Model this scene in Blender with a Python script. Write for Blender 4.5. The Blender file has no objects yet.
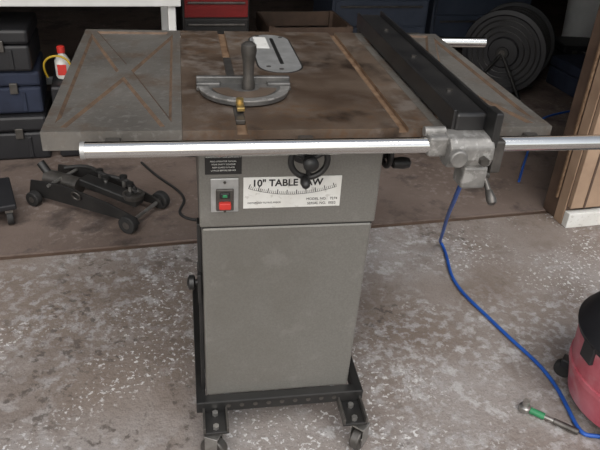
import bpy, bmesh, math, random
from mathutils import Matrix, Vector
random.seed(4)
sc=bpy.context.scene
sc.view_settings.view_transform='Standard'
sc.view_settings.exposure=0.0
COL=sc.collection

# ------------------------------------------------------------ materials
def mat(name,c1,c2=None,rough=.6,metal=0.,scale=8.,lo=.35,hi=.65,bump=0.,bscale=60.,detail=5.,r2=None,spec=.5):
    m=bpy.data.materials.new(name); m.use_nodes=True
    nt=m.node_tree; b=nt.nodes['Principled BSDF']
    b.inputs['Roughness'].default_value=rough; b.inputs['Metallic'].default_value=metal
    b.inputs['Specular IOR Level'].default_value=spec
    c2=c2 or tuple(x*.8 for x in c1)
    tc=nt.nodes.new('ShaderNodeTexCoord'); n=nt.nodes.new('ShaderNodeTexNoise')
    n.inputs['Scale'].default_value=scale; n.inputs['Detail'].default_value=detail; n.inputs['Roughness'].default_value=.6
    nt.links.new(tc.outputs['Object'],n.inputs['Vector'])
    r=nt.nodes.new('ShaderNodeValToRGB'); r.color_ramp.elements[0].position=lo; r.color_ramp.elements[1].position=hi
    r.color_ramp.elements[0].color=(*c1,1); r.color_ramp.elements[1].color=(*c2,1)
    nt.links.new(n.outputs['Fac'],r.inputs['Fac']); nt.links.new(r.outputs['Color'],b.inputs['Base Color'])
    if r2 is not None:
        mr=nt.nodes.new('ShaderNodeMapRange'); mr.inputs['From Min'].default_value=lo; mr.inputs['From Max'].default_value=hi
        mr.inputs['To Min'].default_value=rough; mr.inputs['To Max'].default_value=r2
        nt.links.new(n.outputs['Fac'],mr.inputs['Value']); nt.links.new(mr.outputs['Result'],b.inputs['Roughness'])
    if bump:
        n2=nt.nodes.new('ShaderNodeTexNoise'); n2.inputs['Scale'].default_value=bscale; n2.inputs['Detail'].default_value=4
        nt.links.new(tc.outputs['Object'],n2.inputs['Vector'])
        bp=nt.nodes.new('ShaderNodeBump'); bp.inputs['Strength'].default_value=bump; bp.inputs['Distance'].default_value=.01
        nt.links.new(n2.outputs['Fac'],bp.inputs['Height']); nt.links.new(bp.outputs['Normal'],b.inputs['Normal'])
    return m

def overlay(m,items):
    """items: list of (colour, strength, [ (scale,detail,lo,hi,offset) masks multiplied ])"""
    nt=m.node_tree; b=nt.nodes['Principled BSDF']
    c=b.inputs['Base Color'].links[0].from_socket
    tc=nt.nodes.new('ShaderNodeTexCoord')
    for colr,amt,masks in items:
        acc=None
        for s,d,lo,hi,off in masks:
            mp=nt.nodes.new('ShaderNodeMapping'); mp.inputs['Location'].default_value=(off,off*.7,off*.3)
            nt.links.new(tc.outputs['Object'],mp.inputs['Vector'])
            n=nt.nodes.new('ShaderNodeTexNoise'); n.inputs['Scale'].default_value=s; n.inputs['Detail'].default_value=d; n.inputs['Roughness'].default_value=.62
            nt.links.new(mp.outputs['Vector'],n.inputs['Vector'])
            r=nt.nodes.new('ShaderNodeMapRange'); r.inputs['From Min'].default_value=lo; r.inputs['From Max'].default_value=hi
            nt.links.new(n.outputs['Fac'],r.inputs['Value'])
            x=nt.nodes.new('ShaderNodeMath'); x.operation='MULTIPLY'; nt.links.new(r.outputs['Result'],x.inputs[0])
            if acc is None: x.inputs[1].default_value=amt
            else: nt.links.new(acc,x.inputs[1])
            acc=x.outputs[0]
        x=nt.nodes.new('ShaderNodeMix'); x.data_type='RGBA'; nt.links.new(acc,x.inputs['Factor'])
        nt.links.new(c,x.inputs['A']); x.inputs['B'].default_value=(*colr,1); c=x.outputs['Result']
    nt.links.new(c,b.inputs['Base Color']); return m

M={}
M['drive']=overlay(mat('driveway_concrete',(.20,.160,.134),(.30,.272,.255),rough=.85,scale=1.1,lo=.40,hi=.60,bump=.35,bscale=90,detail=6),
  [((.145,.11,.09),.6,[(5,7,.50,.66,4.)]),
   ((.42,.41,.41),.65,[(1.5,3,.46,.60,3.1),(30,5,.50,.60,1.)]),
   ((.50,.49,.485),.6,[(1.3,3,.46,.58,5.4),(16,8,.54,.62,14.)]),
   ((.68,.67,.66),.85,[(2.0,3,.44,.56,7.3),(70,5,.57,.62,2.)]),
   ((.075,.06,.05),.75,[(2.2,3,.5,.60,11.),(26,5,.56,.63,6.)]),
   ((.10,.085,.075),.4,[(190,3,.52,.68,5.)])])
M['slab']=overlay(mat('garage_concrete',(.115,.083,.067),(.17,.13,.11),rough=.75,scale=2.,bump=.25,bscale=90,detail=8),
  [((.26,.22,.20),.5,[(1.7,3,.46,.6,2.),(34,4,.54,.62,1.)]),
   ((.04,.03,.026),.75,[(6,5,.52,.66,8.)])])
M['hammer']=overlay(mat('grey_hammertone_paint',(.190,.184,.166),(.225,.218,.199),rough=.30,scale=240,bump=.05,bscale=260,metal=.4),
  [((.14,.128,.108),.5,[(2.5,6,.48,.70,1.)]),((.30,.29,.27),.25,[(14,6,.58,.66,5.)])])
M['wing']=overlay(mat('wing_cast_iron',(.125,.115,.102),(.19,.177,.158),rough=.40,scale=5,bump=.10,bscale=150,metal=.35),
  [((.12,.072,.042),.6,[(9,6,.5,.66,3.)]),((.27,.26,.24),.4,[(60,5,.55,.65,6.)])])
M['rust']=mat('rust_brown',(.12,.068,.037),(.20,.13,.078),rough=.7,scale=40)
M['rustline']=mat('rust_dark',(.070,.045,.03),(.135,.085,.052),rough=.7,scale=30)
M['iron']=overlay(mat('rusty_table_iron',(.085,.056,.039),(.17,.128,.096),rough=.28,metal=.4,scale=4.5,lo=.36,hi=.66,bump=.06,bscale=200,detail=9,r2=.48),
  [((.28,.245,.215),.6,[(2.6,3,.44,.58,3.),(22,7,.46,.60,1.)]),((.15,.08,.038),.55,[(4,5,.50,.62,9.),(50,4,.45,.6,3.)]),((.028,.02,.016),.8,[(7,6,.56,.68,12.)])])
M['chrome']=mat('chrome',(.80,.80,.78),(.72,.71,.69),rough=.14,metal=1.,scale=5)
M['alu']=mat('aluminium',(.38,.38,.37),(.52,.52,.51),rough=.38,metal=.6,scale=20)
M['gauge']=mat('gauge_cast_metal',(.09,.09,.087),(.17,.165,.158),rough=.38,metal=.6,scale=25)
M['castgrey']=overlay(mat('worn_cast_grey',(.16,.155,.145),(.26,.25,.235),rough=.45,metal=.4,scale=25,bump=.1),[((.45,.44,.42),.6,[(30,5,.54,.62,2.)])])
M['black']=mat('black_paint',(.010,.010,.010),(.020,.019,.018),rough=.42,scale=10)
M['fence']=mat('fence_black',(.011,.011,.012),(.026,.025,.024),rough=.34,scale=12)
M['plastic']=mat('black_plastic',(.009,.009,.011),(.018,.018,.02),rough=.5,scale=6)
M['rubber']=mat('rubber',(.011,.011,.011),(.020,.019,.018),rough=.7,scale=20)
M['dkmetal']=mat('dark_steel',(.08,.075,.068),(.14,.13,.12),rough=.4,metal=.7,scale=20)
M['steel']=mat('steel',(.42,.41,.39),(.28,.27,.25),rough=.35,metal=.8,scale=30)
M['brass']=mat('brass',(.50,.36,.14),(.36,.25,.09),rough=.35,metal=.8,scale=20)
M['white']=mat('white_enamel',(.74,.74,.72),(.64,.64,.62),rough=.4,scale=6)
M['label']=overlay(mat('label_white',(.70,.70,.67),(.62,.61,.57),rough=.5,scale=14),[((.35,.33,.30),.5,[(60,4,.58,.66,1.)])])
M['red']=mat('red_paint',(.22,.010,.010),(.16,.008,.008),rough=.35,scale=6)
M['redbtn']=mat('red_button',(.60,.04,.03),rough=.4)
M['green']=mat('green_button',(.03,.22,.09),rough=.4)
M['pink']=overlay(mat('faded_red_plastic',(.40,.065,.09),(.50,.15,.18),rough=.5,scale=9,bump=.05),[((.5,.30,.31),.6,[(12,6,.5,.66,1.)])])
M['blue']=mat('blue_hose_rubber',(.012,.07,.32),(.018,.10,.42),rough=.45,scale=10)
M['bluegrey']=mat('blue_grey_steel',(.028,.037,.058),(.045,.056,.08),rough=.4,scale=5)
M['wood']=mat('tan_wood',(.27,.18,.12),(.36,.25,.17),rough=.65,scale=6)
M['woodd']=mat('brown_wood',(.065,.04,.027),(.105,.066,.045),rough=.7,scale=9)
M['wall']=mat('stucco',(.30,.27,.24),(.36,.33,.30),rough=.9,scale=20,bump=.4)
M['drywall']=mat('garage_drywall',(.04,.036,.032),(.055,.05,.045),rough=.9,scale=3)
M['yellow']=mat('yellow_plastic',(.55,.38,.03),(.45,.30,.02),rough=.5)
M['tarp']=mat('navy_cloth',(.010,.014,.03),(.02,.028,.055),rough=.8,scale=8)

# ------------------------------------------------------------ builders
def empty(name,loc=(0,0,0),rz=0.):
    e=bpy.data.objects.new(name,None); e.location=loc; e.rotation_euler=(0,0,rz); e.empty_display_size=.1
    COL.objects.link(e); return e
def finish(name,bm,m,parent=None,bevel=0.,smooth=False,seg=2):
    me=bpy.data.meshes.new(name); bmesh.ops.recalc_face_normals(bm,faces=bm.faces); bm.to_mesh(me); bm.free()
    for x in (m if isinstance(m,list) else [m]): me.materials.append(x)
    o=bpy.data.objects.new(name,me); COL.objects.link(o)
    if parent: o.parent=parent
    if bevel:
        b=o.modifiers.new('bevel','BEVEL'); b.width=bevel; b.segments=seg; b.limit_method='ANGLE'; b.angle_limit=math.radians(35)
    if smooth:
        for p in me.polygons: p.use_smooth=True
        try: me.set_sharp_from_angle(angle=math.radians(40))
        except Exception: pass
    return o
def box(name,c,s,m,parent=None,bevel=.003,rot=(0,0,0)):
    bm=bmesh.new(); bmesh.ops.create_cube(bm,size=1.)
    bmesh.ops.scale(bm,vec=s,verts=bm.verts)
    o=finish(name,bm,m,parent,bevel); o.location=c; o.rotation_euler=rot; return o
def bx(name,x0,x1,y0,y1,z0,z1,m,parent=None,bevel=.003):
    return box(name,((x0+x1)/2,(y0+y1)/2,(z0+z1)/2),(x1-x0,y1-y0,z1-z0),m,parent,bevel)
def cyl(name,p0,p1,r,m,parent=None,r1=None,n=32,bevel=0.):
    p0=Vector(p0);p1=Vector(p1);d=p1-p0; bm=bmesh.new()
    bmesh.ops.create_cone(bm,cap_ends=True,segments=n,radius1=r,radius2=r if r1 is None else r1,depth=d.length)
    o=finish(name,bm,m,parent,bevel,smooth=True); o.location=(p0+p1)/2
    o.rotation_mode='QUATERNION'; o.rotation_quaternion=d.to_track_quat('Z','Y'); return o
def lathe(name,prof,m,parent=None,loc=(0,0,0),axis=(0,0,1),n=48):
    bm=bmesh.new(); rings=[]
    for r,z in prof:
        rings.append([bm.verts.new((r*math.cos(2*math.pi*i/n),r*math.sin(2*math.pi*i/n),z)) for i in range(n)])
    for a,b in zip(rings,rings[1:]):
        for i in range(n): bm.faces.new((a[i],a[(i+1)%n],b[(i+1)%n],b[i]))
    bm.faces.new(rings[0]); bm.faces.new(rings[-1])
    o=finish(name,bm,m,parent,smooth=True); o.location=loc
    o.rotation_mode='QUATERNION'; o.rotation_quaternion=Vector(axis).to_track_quat('Z','Y'); return o
def torus(name,loc,R,r,m,parent=None,axis=(0,0,1),n=40,k=12):
    bm=bmesh.new(); rings=[]
    for i in range(n):
        a=2*math.pi*i/n; rings.append([bm.verts.new(((R+r*math.cos(2*math.pi*j/k))*math.cos(a),(R+r*math.cos(2*math.pi*j/k))*math.sin(a),r*math.sin(2*math.pi*j/k))) for j in range(k)])
    for i in range(n):
        for j in range(k): bm.faces.new((rings[i][j],rings[(i+1)%n][j],rings[(i+1)%n][(j+1)%k],rings[i][(j+1)%k]))
    o=finish(name,bm,m,parent,smooth=True); o.location=loc
    o.rotation_mode='QUATERNION'; o.rotation_quaternion=Vector(axis).to_track_quat('Z','Y'); return o
def prism(name,poly,z0,z1,m,parent=None,bevel=0.,loc=(0,0,0),rot=(0,0,0)):
    bm=bmesh.new(); a=[bm.verts.new((x,y,z0)) for x,y in poly]; b=[bm.verts.new((x,y,z1)) for x,y in poly]
    n=len(poly); bm.faces.new(a); bm.faces.new(b)
    for i in range(n): bm.faces.new((a[i],a[(i+1)%n],b[(i+1)%n],b[i]))
    o=finish(name,bm,m,parent,bevel); o.location=loc; o.rotation_euler=rot; return o
def tube(name,pts,r,m,parent=None,cyclic=False):
    cu=bpy.data.curves.new(name,'CURVE'); cu.dimensions='3D'; cu.bevel_depth=r; cu.bevel_resolution=4; cu.resolution_u=10; cu.use_fill_caps=True
    s=cu.splines.new('NURBS'); s.points.add(len(pts)-1)
    for p,q in zip(s.points,pts): p.co=(*q,1)
    s.use_endpoint_u=not cyclic; s.use_cyclic_u=cyclic; s.order_u=4 if len(pts)>3 else 3
    cu.materials.append(m); o=bpy.data.objects.new(name,cu); COL.objects.link(o)
    if parent: o.parent=parent
    return o
def text(name,body,size,loc,m,parent,rot=(math.pi/2,0,0),align='CENTER'):
    cu=bpy.data.curves.new(name,'FONT'); cu.body=body; cu.size=size; cu.align_x=align; cu.extrude=.0004; cu.offset=.0006 if size>.012 else 0
    cu.materials.append(m); o=bpy.data.objects.new(name,cu); COL.objects.link(o); o.location=loc; o.rotation_euler=rot; o.parent=parent; return o
def ring(cx,cy,r,a0,a1,n):
    return [(cx+r*math.cos(math.radians(a0+(a1-a0)*i/n)),cy+r*math.sin(math.radians(a0+(a1-a0)*i/n))) for i in range(n+1)]

# garage frame: front line of the building, turned 5 degrees from the saw
GA=math.radians(5.0); G0=Vector((0,1.02))
def g(x,y): 
    return (G0.x+x*math.cos(GA)-y*math.sin(GA), G0.y+x*math.sin(GA)+y*math.cos(GA))
def gbox(name,x0,x1,y0,y1,z0,z1,m,bevel=0.):
    p=g((x0+x1)/2,(y0+y1)/2)
    return box(name,(p[0],p[1],(z0+z1)/2),(x1-x0,y1-y0,z1-z0),m,None,bevel,(0,0,GA))

# ------------------------------------------------------------ room shell
gbox('ground',-7,9,-9,-.030,-.12,0,M['drive'])
gbox('expansion_joint',-7,9,-.030,.0,-.12,-.006,M['woodd'])
gbox('floor',-3.2,4.8,.0,5.2,-.12,.002,M['slab'])
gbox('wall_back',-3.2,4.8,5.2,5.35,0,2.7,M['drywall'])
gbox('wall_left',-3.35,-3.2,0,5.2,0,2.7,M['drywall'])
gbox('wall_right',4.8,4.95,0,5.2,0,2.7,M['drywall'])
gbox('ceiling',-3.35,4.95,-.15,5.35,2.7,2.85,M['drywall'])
gbox('wall_front',2.06,4.95,-.13,.0,0,2.7,M['wall'])
gbox('wall_front_header',-3.35,2.06,-.13,.0,2.0,2.7,M['wall'])
gbox('wall_front_left',-3.35,-2.0,-.13,.0,0,2.0,M['wall'])
J=empty('door_frame',(*g(1.87,0),0),GA)
bx('jamb_board',0,.04,-.13,.02,0,2.0,M['woodd'],J,.002)
bx('jamb_liner',-.006,.0,-.128,-.075,0,2.0,M['wood'],J,.001)
bx('stop_strip',-.016,-.006,-.070,-.058,0.1,2.0,M['rust'],J,.002)
bx('casing',-.0,.16,-.155,-.13,.09,2.0,M['wood'],J,.003)
bx('casing_groove',.060,.070,-.158,-.154,.09,2.0,M['woodd'],J,.0)
bx('kick_block',-.004,.18,-.165,-.13,0,.07,M['label'],J,.003)

# ------------------------------------------------------------ table saw
H=.90
S=empty('table_saw',(0,0,0)); D=.738
def wing(name,x0,x1):
    y0,y1=0.,D; t=.038; dep=.005
    bd=.020
    cx,cy=(x0+x1)/2,(y0+y1)/2
    out=[(x0,y0),(x1,y0),(x1,y1),(x0,y1)]
    inn=[(x0+bd,y0+bd),(x1-bd,y0+bd),(x1-bd,y1-bd),(x0+bd,y1-bd)]
    c=Vector((cx,cy)); bm=bmesh.new()
    O=[bm.verts.new((*p,H)) for p in out]; OB=[bm.verts.new((*p,H-t)) for p in out]
    st=[];en=[];ap=[]
    for i in range(4):
        a=Vector(inn[i]); b=Vector(inn[(i+1)%4]); tdir=(b-a).normalized(); nrm=(c-(a+b)/2).normalized()
        k=.012 if i%2==0 else .022
        st.append(a+tdir*k); en.append(b-tdir*k); ap.append(c-nrm*(.045 if i%2==0 else .014))
    def V(v,z): return bm.verts.new((v.x,v.y,z))
    ST=[V(p,H) for p in st]; EN=[V(p,H) for p in en]; AP=[V(p,H) for p in ap]
    for i in range(4):
        bm.faces.new((O[i],O[(i+1)%4],EN[i],ST[i]))
        bm.faces.new((O[i],ST[i],AP[i],AP[i-1],EN[i-1]))
        bm.faces.new((O[i],O[(i+1)%4],OB[(i+1)%4],OB[i]))
        A,B,C=st[i],en[i],ap[i]; la,lb,lc=(B-C).length,(A-C).length,(A-B).length; P=la+lb+lc
        inc=(A*la+B*lb+C*lc)/P; area=abs((B.x-A.x)*(C.y-A.y)-(B.y-A.y)*(C.x-A.x))/2
        rin=2*area/P; f1=.006/rin
        sub=[p+(inc-p)*f1 for p in (A,B,C)]
        L=[V(p,H-dep) for p in sub]; T=[ST[i],EN[i],AP[i]]
        for j in range(3):
            f=bm.faces.new((T[j],T[(j+1)%3],L[(j+1)%3],L[j])); f.material_index=1
        bm.faces.new(L)
    bm.faces.new(AP); bm.faces.new(OB)
    return finish(name,bm,[M['wing'],M['rustline']],S,.0)
wing('extension_wing_left',0,.2595); wing('extension_wing_right',.7705,1.03)
prof=[(.26,H)]; slots=[(.3655,.3855),(.693,.713)]
for a,b in slots: prof+=[(a,H),(a,H-.009),(b,H-.009),(b,H)]
prof+=[(.77,H),(.77,H-.042),(.26,H-.042)]
bm=bmesh.new(); A=[bm.verts.new((x,-.002,z)) for x,z in prof]; B=[bm.verts.new((x,D,z)) for x,z in prof]
n=len(prof); bm.faces.new(A); bm.faces.new(B)
for i in range(n):
    f=bm.faces.new((A[i],A[(i+1)%n],B[(i+1)%n],B[i]))
    if i in (1,2,3,5,6,7): f.material_index=1
finish('main_table',bm,[M['iron'],M['rust']],S)
def stadium(cx,y0,y1,r,n=14): return ring(cx,y1-r,r,0,180,n)+ring(cx,y0+r,r,180,360,n)
prism('throat_recess',stadium(.505,.352,.702,.058),H-.001,H+.0006,M['black'],S)
prism('throat_plate',stadium(.505,.356,.698,.054),H-.001,H+.0014,M['alu'],S)
prism('blade_slot',stadium(.512,.42,.66,.005),H,H+.0018,M['black'],S)
prism('throat_label',[(.462,.56),(.497,.56),(.497,.67),(.462,.67)],H+.001,H+.0018,M['label'],S)
for xx,yy in ((.505,.38),(.475,.685),(.54,.67),(.475,.40)): cyl('throat_screw',(xx,yy,H),(xx,yy,H+.0022),.006,M['dkmetal'],S,n=16)
cyl('front_rail',(.079,-.045,.882),(1.36,-.045,.882),.0158,M['chrome'],S)
cyl('front_rail_cap',(.076,-.045,.882),(.084,-.045,.882),.0163,M['alu'],S)
cyl('rear_rail',(.12,D+.04,.865),(1.215,D+.04,.865),.0155,M['chrome'],S)
for x in (.13,.5,.98): 
    box('rail_bracket',(x,-.016,.878),(.03,.034,.02),M['dkmetal'],S); box('rear_rail_bracket',(x,D+.016,.868),(.03,.034,.02),M['dkmetal'],S)
# cabinet
X0,X1,Y0,Y1=.293,.684,.065,.52
bm=bmesh.new()
lo=[bm.verts.new(p) for p in ((X0+.002,Y0,.13),(X1-.012,Y0,.13),(X1-.012,Y1,.13),(X0+.002,Y1,.13))]
hi=[bm.verts.new(p) for p in ((X0,Y0,.640),(X1,Y0,.640),(X1,Y1,.640),(X0,Y1,.640))]
bm.faces.new(lo); bm.faces.new(hi)
for i in range(4): bm.faces.new((lo[i],lo[(i+1)%4],hi[(i+1)%4],hi[i]))
finish('cabinet_lower',bm,M['hammer'],S,.006)
bx('cabinet_upper',X0-.004,X1+.004,Y0-.004,Y1,.643,.860,M['hammer'],S,.005)
bx('cabinet_seam',X0+.002,X1-.002,Y0+.002,Y1-.01,.636,.647,M['black'],S,0)
fy=Y0-.004
LB=bx('scale_plate',.384,.600,fy-.002,fy,.690,.766,M['label'],S,.001)
ly=fy-.0022
text('scale_title','10" TABLE SAW',.0225,(.480,ly,.7445),M['black'],S)
bm=bmesh.new()
def tick(x0,z0,x1,z1,w):
    d=Vector((x1-x0,z1-z0)); nn=Vector((-d.y,d.x)).normalized()*w/2
    q=[(x0+nn.x,z0+nn.y),(x1+nn.x,z1+nn.y),(x1-nn.x,z1-nn.y),(x0-nn.x,z0-nn.y)]
    bm.faces.new([bm.verts.new((x,ly,z)) for x,z in q])
cx,cz,Rr=.492,1.02,.297
for i in range(47):
    a=math.radians(-90-19+i*38/46); l=.011 if i%5==0 else .007
    tick(cx+Rr*math.cos(a),cz+Rr*math.sin(a),cx+(Rr-l)*math.cos(a),cz+(Rr-l)*math.sin(a),.0010 if i%5 else .0019)
for i in range(46):
    a=math.radians(-109+i*38/46);b=math.radians(-109+(i+1)*38/46)
    tick(cx+Rr*math.cos(a),cz+Rr*math.sin(a),cx+Rr*math.cos(b),cz+Rr*math.sin(b),.0010)
finish('scale_ticks',bm,M['black'],S)
text('model_text','MODEL NO.   7274',.0085,(.558,ly,.7075),M['black'],S); text('serial_text','SERIAL NO.  0052',.0085,(.558,ly,.6965),M['black'],S)
text('small_text','MOTORIZED TILTING ARBOR',.0055,(.43,ly,.702),M['black'],S)
bx('switch_plate',.314,.374,fy-.004,fy,.684,.766,M['alu'],S,.002)
bx('switch_bezel',.325,.363,fy-.010,fy-.003,.690,.742,M['dkmetal'],S,.002)
bx('switch_on_button',.333,.355,fy-.014,fy-.008,.721,.736,M['black'],S,.003)
bx('switch_on_dot',.339,.349,fy-.0155,fy-.012,.725,.732,M['green'],S,.001)
bx('switch_off_button',.331,.357,fy-.020,fy-.008,.697,.714,M['redbtn'],S,.003)
for z in (.757,.6875): cyl('switch_screw',(.344,fy-.004,z),(.344,fy-.007,z),.003,M['dkmetal'],S,n=12)
bx('warning_label',.303,.380,fy-.002,fy,.775,.824,M['black'],S,.0)
for i,z in enumerate((.814,.804,.797,.790,.783)): text('warning_text',['WARNING FOR YOUR OWN SAFETY','READ OPERATOR MANUAL','WEAR SAFETY GOGGLES','KEEP GUARD IN PLACE','UNPLUG BEFORE SERVICE'][i],.0045,(.3415,fy-.0026,z),M['label'],S)
# handwheel
hz=.832; hx=.512
torus('handwheel_rim',(hx,.0,hz),.038,.0065,M['black'],S,axis=(0,1,0))
cyl('handwheel_hub',(hx,-.011,hz),(hx,.02,hz),.015,M['black'],S)
cyl('handwheel_shaft',(hx,.0,hz),(hx,.065,hz),.009,M['dkmetal'],S)
for a in (30,150,270):
    a=math.radians(a); cyl('handwheel_spoke',(hx,.0,hz),(hx+.037*math.cos(a),.0,hz+.037*math.sin(a)),.006,M['black'],S,n=12)
lathe('handwheel_knob',[(.004,0),(.008,.006),(.0105,.02),(.008,.032),(.003,.036)],M['black'],S,loc=(hx-.01,-.003,hz-.036),axis=(0,-1,-.15))
lathe('lock_knob',[(.006,0),(.014,.004),(.016,.012),(.011,.018),(.004,.020)],M['black'],S,loc=(hx,-.011,hz),axis=(0,-1,0))
prism('tilt_slot',ring(0,0,.030,0,350,28),0,.0015,M['black'],S,loc=(hx,fy,.826),rot=(math.pi/2,0,0))
sz=.755; sy=.20
cyl('side_shaft',(.684,sy,sz),(.75,sy,sz),.012,M['dkmetal'],S)
torus('side_handwheel_rim',(.74,sy,sz+.01),.042,.007,M['black'],S,axis=(1,0,0))
cyl('side_handwheel_hub',(.725,sy,sz),(.755,sy,sz),.016,M['black'],S)
for a in (90,210,330):
    a=math.radians(a); cyl('side_handwheel_spoke',(.74,sy,sz+.01),(.74,sy+.041*math.cos(a),sz+.01+.041*math.sin(a)),.006,M['black'],S,n=12)
lathe('side_handwheel_grip',[(.006,0),(.013,.006),(.015,.03),(.012,.045),(.004,.05)],M['black'],S,loc=(.745,sy-.03,sz-.015),axis=(1,0,0))
bx('side_strap',.283,.293,.085,.115,.13,.64,M['black'],S,.002)
cyl('side_knob_stem',(.262,.10,.47),(.293,.10,.47),.008,M['black'],S)
lathe('side_knob',[(.012,0),(.018,.004),(.018,.014),(.012,.018),(.004,.020)],M['black'],S,loc=(.276,.10,.47),axis=(-1,0,.0))
bx('side_knob_plate',.281,.289,.07,.13,.43,.51,M['black'],S,.002)
# mobile base
bz=.105
bx('base_bar_front',.285,.692,.035,.064,bz-.005,.135,M['black'],S,.003)
bx('base_bar_back',.285,.692,.521,.55,bz-.005,.135,M['black'],S,.003)
bx('base_bar_left',.268,.292,.035,.55,bz-.005,.135,M['black'],S,.003)
bx('base_bar_right',.685,.709,.035,.55,bz-.005,.135,M['black'],S,.003)
for i in range(9): cyl('base_bar_hole',(.35+i*.035,.0335,.12),(.35+i*.035,.036,.12),.006,M['dkmetal'],S,n=14)
for i,(px,py) in enumerate(((.315,0.0),(.672,-.01),(.315,.56),(.672,.56))):
    bx('caster_plate',px-.032,px+.032,py-.035,py+.065 if py<.3 else py+.04,bz-.012,bz-.004,M['black'],S,.002)
    bx('caster_plate_lip',px-.032,px-.026,py-.035,py+.05,bz-.006,bz+.012,M['dkmetal'],S,.001)
    bx('caster_plate_lip',px+.026,px+.032,py-.035,py+.05,bz-.006,bz+.012,M['dkmetal'],S,.001)
    for q in (-.02,.025): cyl('caster_bolt',(px,py+q,bz-.004),(px,py+q,bz+.006),.008,M['steel'],S,n=6)
    ang=(1.1,-.75,.1,.2)[i]; wx=px+(.018 if i%2 else -.006); wy=py-.022
    cyl('caster_swivel',(px,py,bz-.03),(px,py,bz-.010),.018,M['brass'],S)
    ax=Vector((math.cos(ang),math.sin(ang),0)); c=Vector((wx,wy,.034))
    cyl('caster_wheel',c-ax*.013,c+ax*.013,.034,M['dkmetal'],S,bevel=.004)
    cyl('caster_hub',c-ax*.0145,c+ax*.0145,.014,M['steel'],S)
    for sgn in (-1,1):
        cc=c+ax*.018*sgn
        box('caster_fork',(cc.x,cc.y,.056),(.003,.034,.060),M['steel'],S,.001,(0,0,ang))
    box('caster_fork_top',(wx,wy,.083),(.040,.036,.005),M['steel'],S,.001,(0,0,ang))

# ------------------------------------------------------------ rip fence
F=empty('rip_fence',(0,0,0))
bx('fence_beam',.797,.862,-.035,.79,.903,.943,M['fence'],F,.006)
bx('fence_face_left',.791,.798,-.03,.785,.904,.949,M['fence'],F,.002)
bx('fence_face_right',.861,.868,-.03,.785,.904,.955,M['fence'],F,.002)
for y in (.1,.35,.6): cyl('fence_bolt',(.83,y,.943),(.83,y,.947),.007,M['dkmetal'],F,n=6)
bx('fence_end_plate',.860,.876,-.075,-.030,.885,.958,M['black'],F,.003)
bx('fence_rear_hook',.80,.856,.775,.81,.85,.93,M['dkmetal'],F,.004)
pts=[(-.075,.845),(-.085,.865),(-.083,.890),(-.07,.905),(-.03,.908),(-.008,.902),(-.008,.868),(-.022,.85),(-.05,.842)]
bm=bmesh.new(); a=[bm.verts.new((.775,y,z)) for y,z in pts]; b=[bm.verts.new((.868,y,z)) for y,z in pts]
bm.faces.new(a); bm.faces.new(b)
for i in range(len(pts)): bm.faces.new((a[i],a[(i+1)%len(pts)],b[(i+1)%len(pts)],b[i]))
finish('head_casting',bm,M['castgrey'],F,.004)
bx('head_lower_block',.810,.862,-.085,-.035,.80,.85,M['castgrey'],F,.006)
cyl('head_boss',(.79,-.083,.872),(.79,-.098,.872),.018,M['castgrey'],F,bevel=.003)
cyl('head_bolt',(.845,-.085,.865),(.845,-.097,.865),.010,M['dkmetal'],F,n=6)
cyl('head_adjust_knob',(.735,-.03,.905),(.778,-.03,.905),.010,M['castgrey'],F)
bx('head_left_arm',.738,.780,-.062,-.03,.862,.905,M['castgrey'],F,.006)
box('head_clip',(.882,-.06,.865),(.022,.03,.07),M['dkmetal'],F,.004)
cyl('lever_pivot',(.85,-.06,.822),(.876,-.06,.822),.010,M['dkmetal'],F)
cyl('lever_arm',(.866,-.06,.819),(.872,-.085,.796),.006,M['dkmetal'],F,n=14)
lathe('lever_grip',[(.005,0),(.008,.004),(.0105,.022),(.009,.030),(.003,.034)],M['dkmetal'],F,loc=(.872,-.083,.798),axis=(.15,-.65,-.7))

# ------------------------------------------------------------ mitre gauge
Gm=empty('miter_gauge',(.3755,.215,H))
bx('gauge_bar',-.0095,.0095,-.17,.26,-.008,.001,M['dkmetal'],Gm,.001)
arc=[(-.105,.028),(-.105,.0)]+ring(0,0,.098,180,360,30)+[(.105,0),(.105,.028)]
arc=[(x+.022,y) for x,y in arc]
prism('gauge_head',arc,.003,.013,M['gauge'],Gm,.002)
prism('gauge_arc_rim',[(x+.022,y) for x,y in ring(0,0,.1,182,358,30)+list(reversed(ring(0,0,.080,182,358,30)))],.012,.016,M['castgrey'],Gm,.001)
prism('gauge_inner_recess',[(x+.022,y) for x,y in ring(0,0,.072,190,350,24)+list(reversed(ring(0,0,.035,190,350,24)))],.0125,.0138,M['iron'],Gm)
bx('gauge_face',-.083,.127,.018,.030,.002,.030,M['gauge'],Gm,.003)
bx('gauge_face_foot_left',-.083,-.03,.004,.030,.002,.020,M['gauge'],Gm,.003); bx('gauge_face_foot_right',.074,.127,.004,.030,.002,.020,M['gauge'],Gm,.003)
lathe('gauge_handle',[(.014,0),(.015,.012),(.011,.03),(.013,.06),(.017,.085),(.016,.098),(.008,.104)],M['dkmetal'],Gm,loc=(.030,-.012,.012))
bx('gauge_pointer',-.004,.012,-.135,-.085,.006,.015,M['brass'],Gm,.002)
cyl('gauge_pointer_screw',(.004,-.10,.014),(.004,-.10,.022),.008,M['brass'],Gm,n=16)

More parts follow.
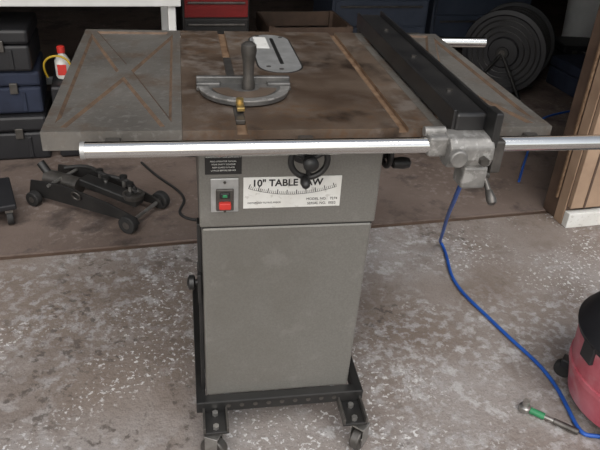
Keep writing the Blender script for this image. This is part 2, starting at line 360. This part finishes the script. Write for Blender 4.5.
# ------------------------------------------------------------ air hose
hz0=.008
tube('air_hose',[(.88,.06,.80),(.90,.09,.75),(.93,.17,.66),(1.0,.33,.53),(1.10,.56,.36),(1.19,.76,.16),(1.25,.90,.035),(1.275,.94,hz0),(1.265,.84,hz0),(1.225,.70,hz0),(1.235,.58,hz0),(1.265,.48,hz0),(1.30,.33,hz0),(1.345,.20,hz0),(1.345,.08,hz0),(1.325,-.03,hz0),(1.325,-.085,hz0),(1.40,-.075,hz0),(1.60,-.22,hz0),(1.9,-.4,hz0)],.006,M['blue'])
tube('extension_cord',[(1.86,1.45,.01),(1.95,1.6,.01),(2.15,1.9,.01),(2.3,2.2,.01),(2.5,2.35,.01),(2.9,2.45,.01)],.006,M['blue'])
Rt=empty('socket_wrench',(1.250,-.005,.0),math.radians(-43))
cyl('handle',(-.05,0,.012),(.085,0,.012),.0065,M['steel'],Rt,n=20)
cyl('grip',(.02,0,.012),(.09,0,.012),.009,M['dkmetal'],Rt,n=20,bevel=.002)
lathe('head',[(.012,0),(.017,.003),(.017,.016),(.012,.02)],M['steel'],Rt,loc=(-.062,0,.003))
cyl('green_band',(-.046,0,.012),(-.005,0,.012),.010,M['green'],Rt,n=20)
cyl('socket',(-.062,0,.018),(-.062,0,.04),.010,M['steel'],Rt,n=20)

# ------------------------------------------------------------ wet/dry vacuum (right edge)
V=empty('shop_vacuum',(1.545,.015,0))
lathe('drum',[(.165,.02),(.195,.03),(.208,.10),(.215,.21),(.218,.25),(.21,.255)],M['pink'],V)
lathe('drum_rib',[(.2,.12),(.216,.125),(.216,.14),(.2,.145)],M['pink'],V)
lathe('lid',[(.20,.25),(.222,.252),(.226,.268),(.212,.288),(.19,.32),(.15,.36),(.07,.39),(.01,.395)],M['plastic'],V)
for a in (135,45,225,315):
    a=math.radians(a); p=Vector((.215*math.cos(a),.215*math.sin(a),.028)); t=Vector((-math.sin(a),math.cos(a),0))
    cyl('caster_wheel',p-t*.012,p+t*.012,.028,M['rubber'],V,bevel=.003); box('caster_mount',(p.x*.97,p.y*.97,.055),(.035,.035,.03),M['plastic'],V,.004,(0,0,a))
box('latch',(-.215,0,.235),(.02,.05,.06),M['plastic'],V,.004)
torus('carry_handle',(0,0,.39),.06,.012,M['plastic'],V,axis=(1,0,0))

# ------------------------------------------------------------ floor jack (left, inside garage)
K=empty('floor_jack',(-.115,1.34,0.002),math.radians(-32))
for s in (-1,1):
    prism('side_plate',[(-.28,.03),(-.26,.10),(-.1,.115),(.12,.09),(.26,.055),(.27,.03)],s*.085-.004,s*.085+.004,M['black'],K,.001,rot=(math.pi/2,0,0))
    for x,r in ((-.23,.032),(.24,.038)):
        cyl('wheel',(x,s*.115-.016,r),(x,s*.115+.016,r),r,M['rubber'],K,bevel=.004); cyl('wheel_hub',(x,s*.115-.0175,r),(x,s*.115+.0175,r),r*.4,M['dkmetal'],K)
cyl('axle_front',(.24,-.11,.038),(.24,.11,.038),.008,M['steel'],K); cyl('axle_rear',(-.23,-.11,.034),(-.23,.11,.034),.008,M['steel'],K)
box('lift_arm',(.08,0,.095),(.28,.06,.035),M['black'],K,.006,(0,.12,0))
lathe('saddle',[(.02,0),(.04,.01),(.045,.03),(.038,.032),(.032,.02)],M['dkmetal'],K,loc=(.19,0,.08))
cyl('hydraulic_body',(-.25,0,.075),(-.08,0,.075),.036,M['dkmetal'],K)
cyl('handle_socket',(-.24,0,.09),(-.28,0,.14),.018,M['black'],K)
cyl('cross_pin',(-.16,-.10,.10),(-.16,.10,.10),.007,M['steel'],K)
torus('release_ring',(-.02,-.10,.09),.02,.003,M['dkmetal'],K,axis=(0,1,.3))
tube('jack_hose',[(-.2,.05,.11),(-.1,.12,.13),(.02,-.02,.14),(.12,.1,.12),(.2,0,.12)],.008,M['rubber'],K)
for k in range(4):
    cyl('arm_pad_stem',(-.02+k*.06,.06-.04*(k%2),.09),(-.02+k*.06,.06-.04*(k%2),.13),.008,M['steel'],K,n=12); cyl('arm_pad',(-.02+k*.06,.06-.04*(k%2),.13),(-.02+k*.06,.06-.04*(k%2),.142),.016,M['black'],K,n=20)

Dl=empty('caster_dolly',(-.60,1.27,0.002),.3)
box('deck',(0,0,.085),(.34,.26,.025),M['plastic'],Dl,.006)
for x in (-.14,.14):
    for y in (-.10,.10):
        cyl('wheel',(x-.012,y,.03),(x+.012,y,.03),.03,M['rubber'],Dl,bevel=.003); box('fork',(x,y,.066),(.03,.03,.02),M['steel'],Dl,.002)
Sd=empty('screwdriver',(-.33,1.46,.002),.5)
lathe('grip',[(.007,0),(.011,.008),(.010,.05),(.012,.065),(.007,.07)],M['redbtn'],Sd,loc=(0,0,.013),axis=(1,0,0)); cyl('shaft',(-.09,0,.013),(0,0,.013),.003,M['steel'],Sd,n=12)
tube('power_cable',[(.05,1.75,.008),(.12,1.6,.008),(.2,1.5,.008),(.27,1.35,.008),(.2,1.25,.008),(.3,1.15,.008),(.45,1.2,.008),(.6,1.4,.008)],.006,M['rubber'])

# ------------------------------------------------------------ left background
def toolcase(name,x,y,z,w,d,h,rz=GA,m='plastic',lat='dkmetal'):
    e=empty(name,(x,y,z),rz)
    box('lower_shell',(0,0,h*.32),(w,d,h*.62),M[m],e,.012); box('lid',(0,0,h*.82),(w*1.01,d*1.01,h*.34),M[m],e,.014)
    for s in (-1,1): box('latch',(s*w*.28,-d/2-.006,h*.62),(.035,.012,.05),M[lat],e,.003)
    for s in (-.35,0,.35): box('rib',(s*w,-d/2-.003,h*.3),(.018,.008,h*.45),M[m],e,.002)
    tube('handle',[(-.06,-d/2-.004,h*.74),(-.06,-d/2-.03,h*.74),(-.04,-d/2-.04,h*.74),(.04,-d/2-.04,h*.74),(.06,-d/2-.03,h*.74),(.06,-d/2-.004,h*.74)],.008,M[lat],e)
    return e
toolcase('tool_case',-.67,1.98,.002,.56,.36,.22)
toolcase('tool_case',-.66,1.99,.224,.52,.34,.20,GA+.03,'tarp')
toolcase('tool_case',-.68,1.98,.426,.54,.34,.19,GA-.03)
toolcase('equipment_case',-.10,2.02,.002,.50,.34,.36)
toolcase('equipment_case',.48,2.0,.002,.42,.34,.26,GA)
Bt=empty('spray_bottle',(-.29,1.95,.363))
lathe('body',[(.03,0),(.035,.01),(.035,.08),(.02,.105),(.014,.11),(.014,.12)],M['label'],Bt); lathe('cap',[(.018,.118),(.018,.145),(.012,.15)],M['redbtn'],Bt)
box('label',(0,-.034,.045),(.04,.004,.05),M['redbtn'],Bt,.001)
tube('yellow_cord',[(-.36,1.93,.37),(-.38,1.9,.44),(-.33,1.9,.49),(-.25,1.9,.47),(-.24,1.9,.40),(-.22,1.9,.37),(-.15,1.93,.37)],.005,M['yellow'])
Wb=empty('workbench',(-.62,2.1,0.002),GA)
box('top',(0,0,.735),(1.72,.62,.045),M['white'],Wb,.005)
for x in (-.82,.82):
    for y in (-.27,.27): box('leg',(x,y,.356),(.035,.035,.71),M['white'],Wb,.004)
box('back_rail',(0,.27,.2),(1.6,.02,.04),M['white'],Wb,.003)
for i,(x,y,w,d,h,m) in enumerate(((-.1,-.14,.22,.16,.06,'bluegrey'),(.35,-.16,.28,.18,.05,'black'),(.68,-.12,.2,.2,.07,'woodd'))):
    e=empty('parts_tray',(-.62+x,2.1+y+x*.087,.7605),GA)
    box('base',(0,0,.004),(w,d,.006),M[m],e,.001)
    for s in (-1,1): box('side',(s*(w/2-.003),0,h/2),(.006,d,h),M[m],e,.001); box('end',(0,s*(d/2-.003),h/2),(w,.006,h),M[m],e,.001)
    for k in range(6): cyl('part_%d'%k,(random.uniform(-w*.35,w*.35),random.uniform(-d*.35,d*.35),.02),(random.uniform(-w*.35,w*.35),random.uniform(-d*.35,d*.35),.03),.01,M['steel'],e,n=12)

# ------------------------------------------------------------ middle and right background
def chest(name,x,y,w,d,z0,heights,m,hm,rz=GA,casters=True,low=0):
    e=empty(name,(x,y,0.002),rz); z=z0; tot=sum(heights)+.01*len(heights)
    box('carcass',(0,0,z0+tot/2),(w,d,tot+.03),M['black' if low else m],e,.006)
    for i,h in enumerate(heights):
        box('drawer',(0,-d/2-.006,z+h/2+.005),(w*.94,.014,h),M['black' if i<low else m],e,.003)
        box('drawer_pull',(0,-d/2-.02,z+h*.82),(w*.85,.014,.012),M[hm],e,.003); z+=h+.01
    if casters:
        for sx in (-1,1):
            for sy in (-1,1): cyl('caster',(sx*w*.4-.015,sy*d*.38,.05),(sx*w*.4+.015,sy*d*.38,.05),.048,M['rubber'],e); box('caster_bracket',(sx*w*.4,sy*d*.38,z0-.005),(.06,.06,.03),M['steel'],e,.002)
    return e
chest('tool_chest',.43,2.62,.36,.40,.115,[.15,.12,.12,.10,.08],'red','dkmetal',low=3)
chest('tool_cabinet',1.55,3.35,.68,.45,.12,[.2,.16,.14,.12,.10,.08],'bluegrey','dkmetal')
chest('tool_cabinet',2.45,3.75,.80,.45,.12,[.2,.16,.14,.12,.10],'bluegrey','dkmetal')
Cr=empty('wooden_crate',(1.0,2.85,0.002),GA)
for z in (.06,.17,.28,.39): 
    box('slat_front',(0,-.2,z),(.5,.015,.09),M['woodd'],Cr,.002); box('slat_left',(-.25,0,z),(.015,.4,.09),M['woodd'],Cr,.002); box('slat_right',(.25,0,z),(.015,.4,.09),M['woodd'],Cr,.002); box('slat_back',(0,.2,z),(.5,.015,.09),M['woodd'],Cr,.002)
for x in (-.235,.235):
    for y in (-.185,.185): box('post',(x,y,.22),(.03,.03,.44),M['woodd'],Cr,.002)
box('bottom',(0,0,.02),(.48,.38,.015),M['woodd'],Cr,.002)
# hose reel: solid flanges with coiled black hose, on a low stand
Fn=empty('hose_reel',(2.36,2.80,0.002),math.radians(-38))
fz=.285
lathe('front_flange',[(.262,0),(.266,.004),(.262,.012),(.235,.016),(.225,.006),(.10,.006),(.09,.02),(.04,.024),(.01,.024)],M['plastic'],Fn,loc=(0,-.135,fz),axis=(0,-1,0))
lathe('back_flange',[(.262,0),(.266,.004),(.262,.012),(.02,.012)],M['plastic'],Fn,loc=(0,.135,fz),axis=(0,1,0))
lathe('core',[(.19,-.135),(.19,.135)],M['rubber'],Fn,loc=(0,0,fz),axis=(0,1,0))
for k in range(9): torus('hose_coil',(0,-.12+k*.030,fz),.225+.008*(k%2),.016,M['rubber'],Fn,axis=(0,1,0.02),k=10)
for k in range(3): torus('flange_ridge',(0,-.142,fz),.13+.035*k,.005,M['black'],Fn,axis=(0,1,0),k=8)
cyl('axle',(0,-.18,fz),(0,.18,fz),.02,M['dkmetal'],Fn); cyl('hub_cap',(0,-.175,fz),(0,-.155,fz),.04,M['black'],Fn,bevel=.004)
for s in (-1,1):
    for q in (-1,1): cyl('stand_leg',(0,s*.175,fz),(q*.17,s*.175,.015),.010,M['black'],Fn)
    cyl('stand_foot',(-.18,s*.175,.014),(.18,s*.175,.014),.013,M['black'],Fn)
Bn=empty('trash_bin',(3.60,3.93,0.002))
lathe('body',[(.15,.0),(.16,.01),(.19,.46),(.205,.48),(.205,.50),(.19,.50),(.175,.47)],M['white'],Bn)
lathe('rim',[(.195,.49),(.21,.49),(.21,.515),(.195,.515)],M['white'],Bn)
toolcase('storage_tote',3.02,2.80,.002,.46,.36,.20,GA,'tarp')
toolcase('equipment_case',3.3,3.45,.002,.40,.30,.16,GA-.2,'plastic')

# ------------------------------------------------------------ camera
Rm=[[0.98527,-0.16033,0.05471],[-0.0351,-0.51151,-0.85847],[0.1658,0.84486,-0.50903]]
r,d,f=[Vector(v).normalized() for v in Rm]
f.normalize(); r=(r-f*r.dot(f)).normalized(); up=r.cross(f)
cam=bpy.data.cameras.new('camera'); co=bpy.data.objects.new('camera',cam); COL.objects.link(co)
m=Matrix((( r.x,up.x,-f.x,.2678),(r.y,up.y,-f.y,-1.1898),(r.z,up.z,-f.z,1.3959),(0,0,0,1)))
co.matrix_world=m; cam.sensor_width=36; cam.lens=39.3; cam.clip_start=.05
sc.camera=co

# ------------------------------------------------------------ light: open sky in front of the garage
w=bpy.data.worlds.new('sky'); sc.world=w; w.use_nodes=True; nt=w.node_tree
bg=nt.nodes['Background']; sky=nt.nodes.new('ShaderNodeTexSky'); sky.sky_type='NISHITA'; sky.sun_disc=False
sky.sun_elevation=math.radians(40); sky.sun_rotation=math.radians(200); sky.air_density=1.2; sky.dust_density=3.
hs=nt.nodes.new('ShaderNodeHueSaturation'); hs.inputs['Saturation'].default_value=.35
nt.links.new(sky.outputs['Color'],hs.inputs['Color']); nt.links.new(hs.outputs['Color'],bg.inputs['Color']); bg.inputs['Strength'].default_value=.18
sl=bpy.data.lights.new('sun','SUN'); sl.energy=1.35; sl.angle=math.radians(30); sl.color=(1,.98,.95)
so=bpy.data.objects.new('sun',sl); COL.objects.link(so)
so.rotation_euler=Vector((-.2,.55,-1)).to_track_quat('-Z','Y').to_euler()
